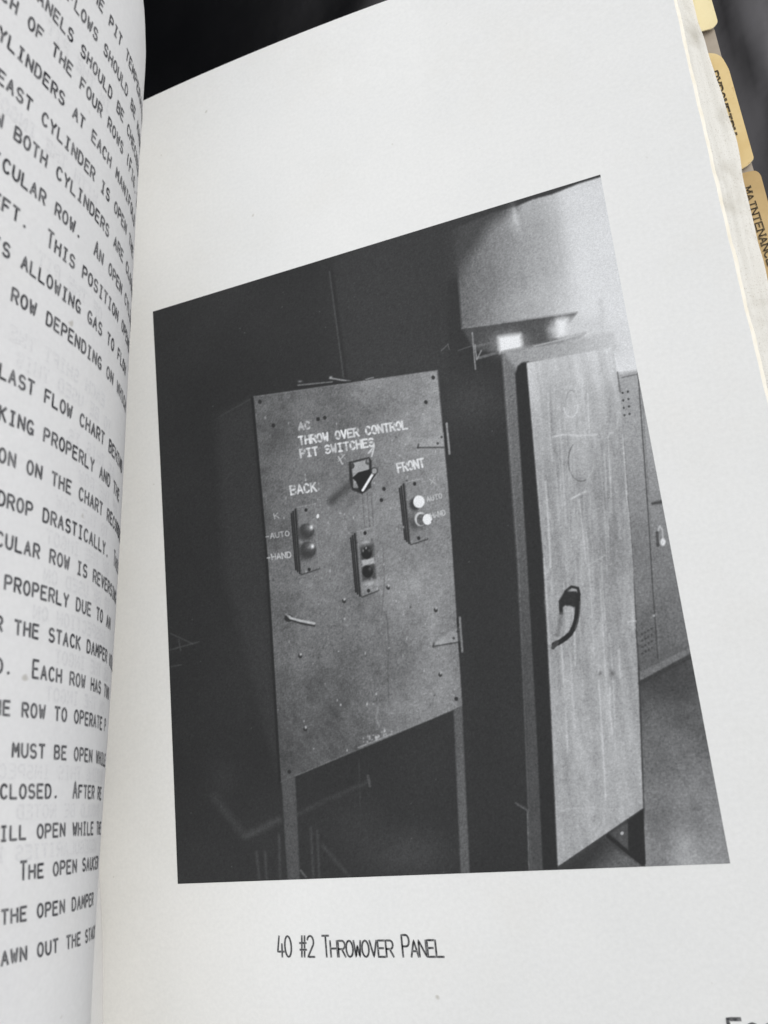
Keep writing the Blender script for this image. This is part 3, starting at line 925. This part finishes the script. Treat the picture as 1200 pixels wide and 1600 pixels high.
# hinges, screws, key
for (pts_, pin) in (([(653, 699.5), (660, 688), (693, 677), (694, 699)], [(698, 662), (702.5, 709)]), ([(677, 1010), (686, 998), (717, 980), (719, 1003)], [(718.5, 965), (722.5, 1018)])):
    poly(pts_, 158 + 16 * N2, 1.4); line([pts_[0], pts_[3]], 2.2, 50, .8, 1.2); line([pts_[0], (pts_[0][0] + 1, pts_[0][1] - 5)], 2.4, 56, .8, 1.2); line([pts_[1], pts_[2]], 1.6, 150, .45, 1.2); line([(pts_[0][0] + 4, pts_[0][1] - 3), (pts_[3][0] - 3, pts_[3][1] - 3)], 1.6, 158, .5)
    line(pin, 3.2, 150, .95); blob(pts_[3][0] - 10, pts_[3][1] - 6, 2, 2, 60, .8, 0, 2); blob(pts_[3][0] - 4, pts_[3][1] - 16, 2, 2, 70, .8, 0, 2)
    line([(pin[0][0] - 4, pin[0][1] + 2), (pin[1][0] - 4, pin[1][1])], 3, 40, .7)
for sx_, sy_ in ((427, 665), (665.6, 628.5), (497, 655), (507.5, 653), (600, 764), (596, 781.5), (406, 628), (677, 590), (713, 1092), (452, 1206)):
    blob(sx_, sy_, 2.9, 3.2, 42, .9, 0, 2)
for sx_, sy_ in ((469, 1023), (477, 1137), (688, 1052), (606.6, 916), (537.5, 937), (681, 951)):
    blob(sx_, sy_ + 2, 3, 3.6, 40, .9, 0, 2); blob(sx_ + .8, sy_ - .5, 1.9, 2.2, 205, .9)
blob(451, 966, 6.5, 6, 46, .95, 0, 3); line([(440, 985), (458, 972)], 5, 78, .6, 2)
line([(452, 968), (470, 974), (491, 978)], 3, 44, .85); line([(447, 960), (456, 966)], 3, 160, .8); line([(454, 966), (470, 970), (491, 974)], 3.4, 186, .95); blob(452, 964, 2, 2, 185, .8)
line([(598, 848), (601, 900), (597, 962)], 1.4, 82, .5); line([(604, 960), (608, 1005), (606, 1050), (607, 1090)], 1.6, 76, .55)
for _k in range(130):
    x_, y_ = r_.uniform(405, 715), r_.uniform(640, 1190)
    if y_ > 1222 - (x_ - 439) * .42 or x_ < 400 + (y_ - 620) * .065 or x_ > 684 + (y_ - 580) * .07: continue
    blob(x_, y_, r_.uniform(.8, 1.6), r_.uniform(.8, 2.6), r_.choice([190, 170, 200, 180, 66]), r_.uniform(.4, .85))
for _k in range(20):
    x_ = r_.normal(596, 12); y_ = 1154 - (x_ - 590) * .42 - abs(r_.normal(0, 4)); blob(x_, y_, 1.5, r_.uniform(1, 3), 190, .65)
line([(591, 1105), (588, 1122), (593, 1136)], 2.4, 170, .45, 1.4); line([(560, 1168), (612, 1147)], 2, 190, .5)
# stand, pipes and floor below the panel
blob(640, 1335, 70, 40, 70, .75); blob(560, 1290, 40, 50, 60, .6); blob(760, 1000, 40, 250, 46, .5)
poly([(440, 1221), (461, 1213), (469, 1376), (450, 1380)], 80 + 16 * N1, 1.6)
poly([(709, 1109), (722, 1103), (734, 1366), (720, 1366)], 92 + 14 * N1, 1.6)
line([(386, 1306), (435, 1281)], 10, 74, .7, 4); line([(465, 1272), (510, 1250), (577, 1221)], 7, 66, .6, 3); line([(575, 1212), (578, 1228)], 4, 84, .8)
line([(335, 1245), (380, 1304)], 12, 64, .7, 5); blob(350, 1215, 22, 28, 62, .4)
for pts_ in ([(401, 1331), (405, 1372)], [(414, 1331), (417, 1372)], [(436, 1305), (438, 1372)], [(486, 1293), (490, 1372)], [(496, 1299), (499, 1372)]): line(pts_, 3.6, 84, .5, 2)
line([(505, 1322), (545, 1368)], 6, 70, .6, 2.5); line([(470, 1360), (478, 1370)], 3, 110, .7); line([(561, 1185), (563, 1260)], 2, 66, .6)
line([(806, 1255), (824, 1266), (827, 1362)], 2.2, 122, .7, 1); line([(806, 1255), (822, 1262)], 3, 70, .6)
for pts_ in ([(265, 990), (300, 1006)], [(263, 1016), (310, 1003)], [(278, 1000), (281, 1016)], [(266, 1042), (282, 1039)]): line(pts_, 1.8, 98, .5, 1.2)
for _k in range(70):
    blob(r_.uniform(245, 800), r_.uniform(400, 1375), .9, .9, 120, .55) if r_.rand() < .5 else None
line([(941, 280), (985, 500), (1141, 1349)], 1.6, 120, .15)
# film grain and halftone screen
gr = rng.normal(0, 1, (NY, NX))
gs = gr.copy()
gs[1:] += gr[:-1] * .6; gs[:, 1:] += gr[:, :-1] * .6; gs[:-1] += gr[1:] * .6; gs[:, :-1] += gr[:, 1:] * .6
gs /= gs.std()
T += gs * np.interp(T, [40, 60, 110, 170, 220, 255], [1.6, 2.8, 6.5, 5.2, 2.8, 1])
edge = np.minimum(np.minimum(GX, 1 - GX), np.minimum(GY, 1 / ASP - GY))
T = np.clip(T, 26, 250)
alb = lin(T) / lin(228.0) * .79
alb = np.clip(alb, .018, .83)
tone = np.stack([alb * .985, alb * 1.0, alb * 1.015, np.ones_like(alb)], -1).astype(np.float32)
bow = .0028 * np.sin(np.pi * GY * ASP) * (1 - GX) ** 6
PXX = GX + bow
PV = np.stack([PXX, GY, right_z(PXX, GY) + .0005], -1).reshape(-1, 3) * W
me = bpy.data.meshes.new('printed_photograph')
fq = grid_faces(NY, NX)
me.vertices.add(len(PV)); me.vertices.foreach_set('co', PV.astype(np.float32).ravel())
me.loops.add(fq.size); me.loops.foreach_set('vertex_index', fq.astype(np.int32).ravel())
me.polygons.add(len(fq)); me.polygons.foreach_set('loop_start', np.arange(0, fq.size, 4, dtype=np.int32))
me.polygons.foreach_set('loop_total', np.full(len(fq), 4, dtype=np.int32))
me.update(calc_edges=True)
ca = me.color_attributes.new('tone', 'FLOAT_COLOR', 'POINT')
ca.data.foreach_set('color', tone.ravel())
me.materials.append(M_print)
pp = bpy.data.objects.new('printed_photograph', me)
COL.objects.link(pp)
pp.parent = right_page
pp['label'] = 'black and white printed photograph of a control panel and a tall steel cabinet'
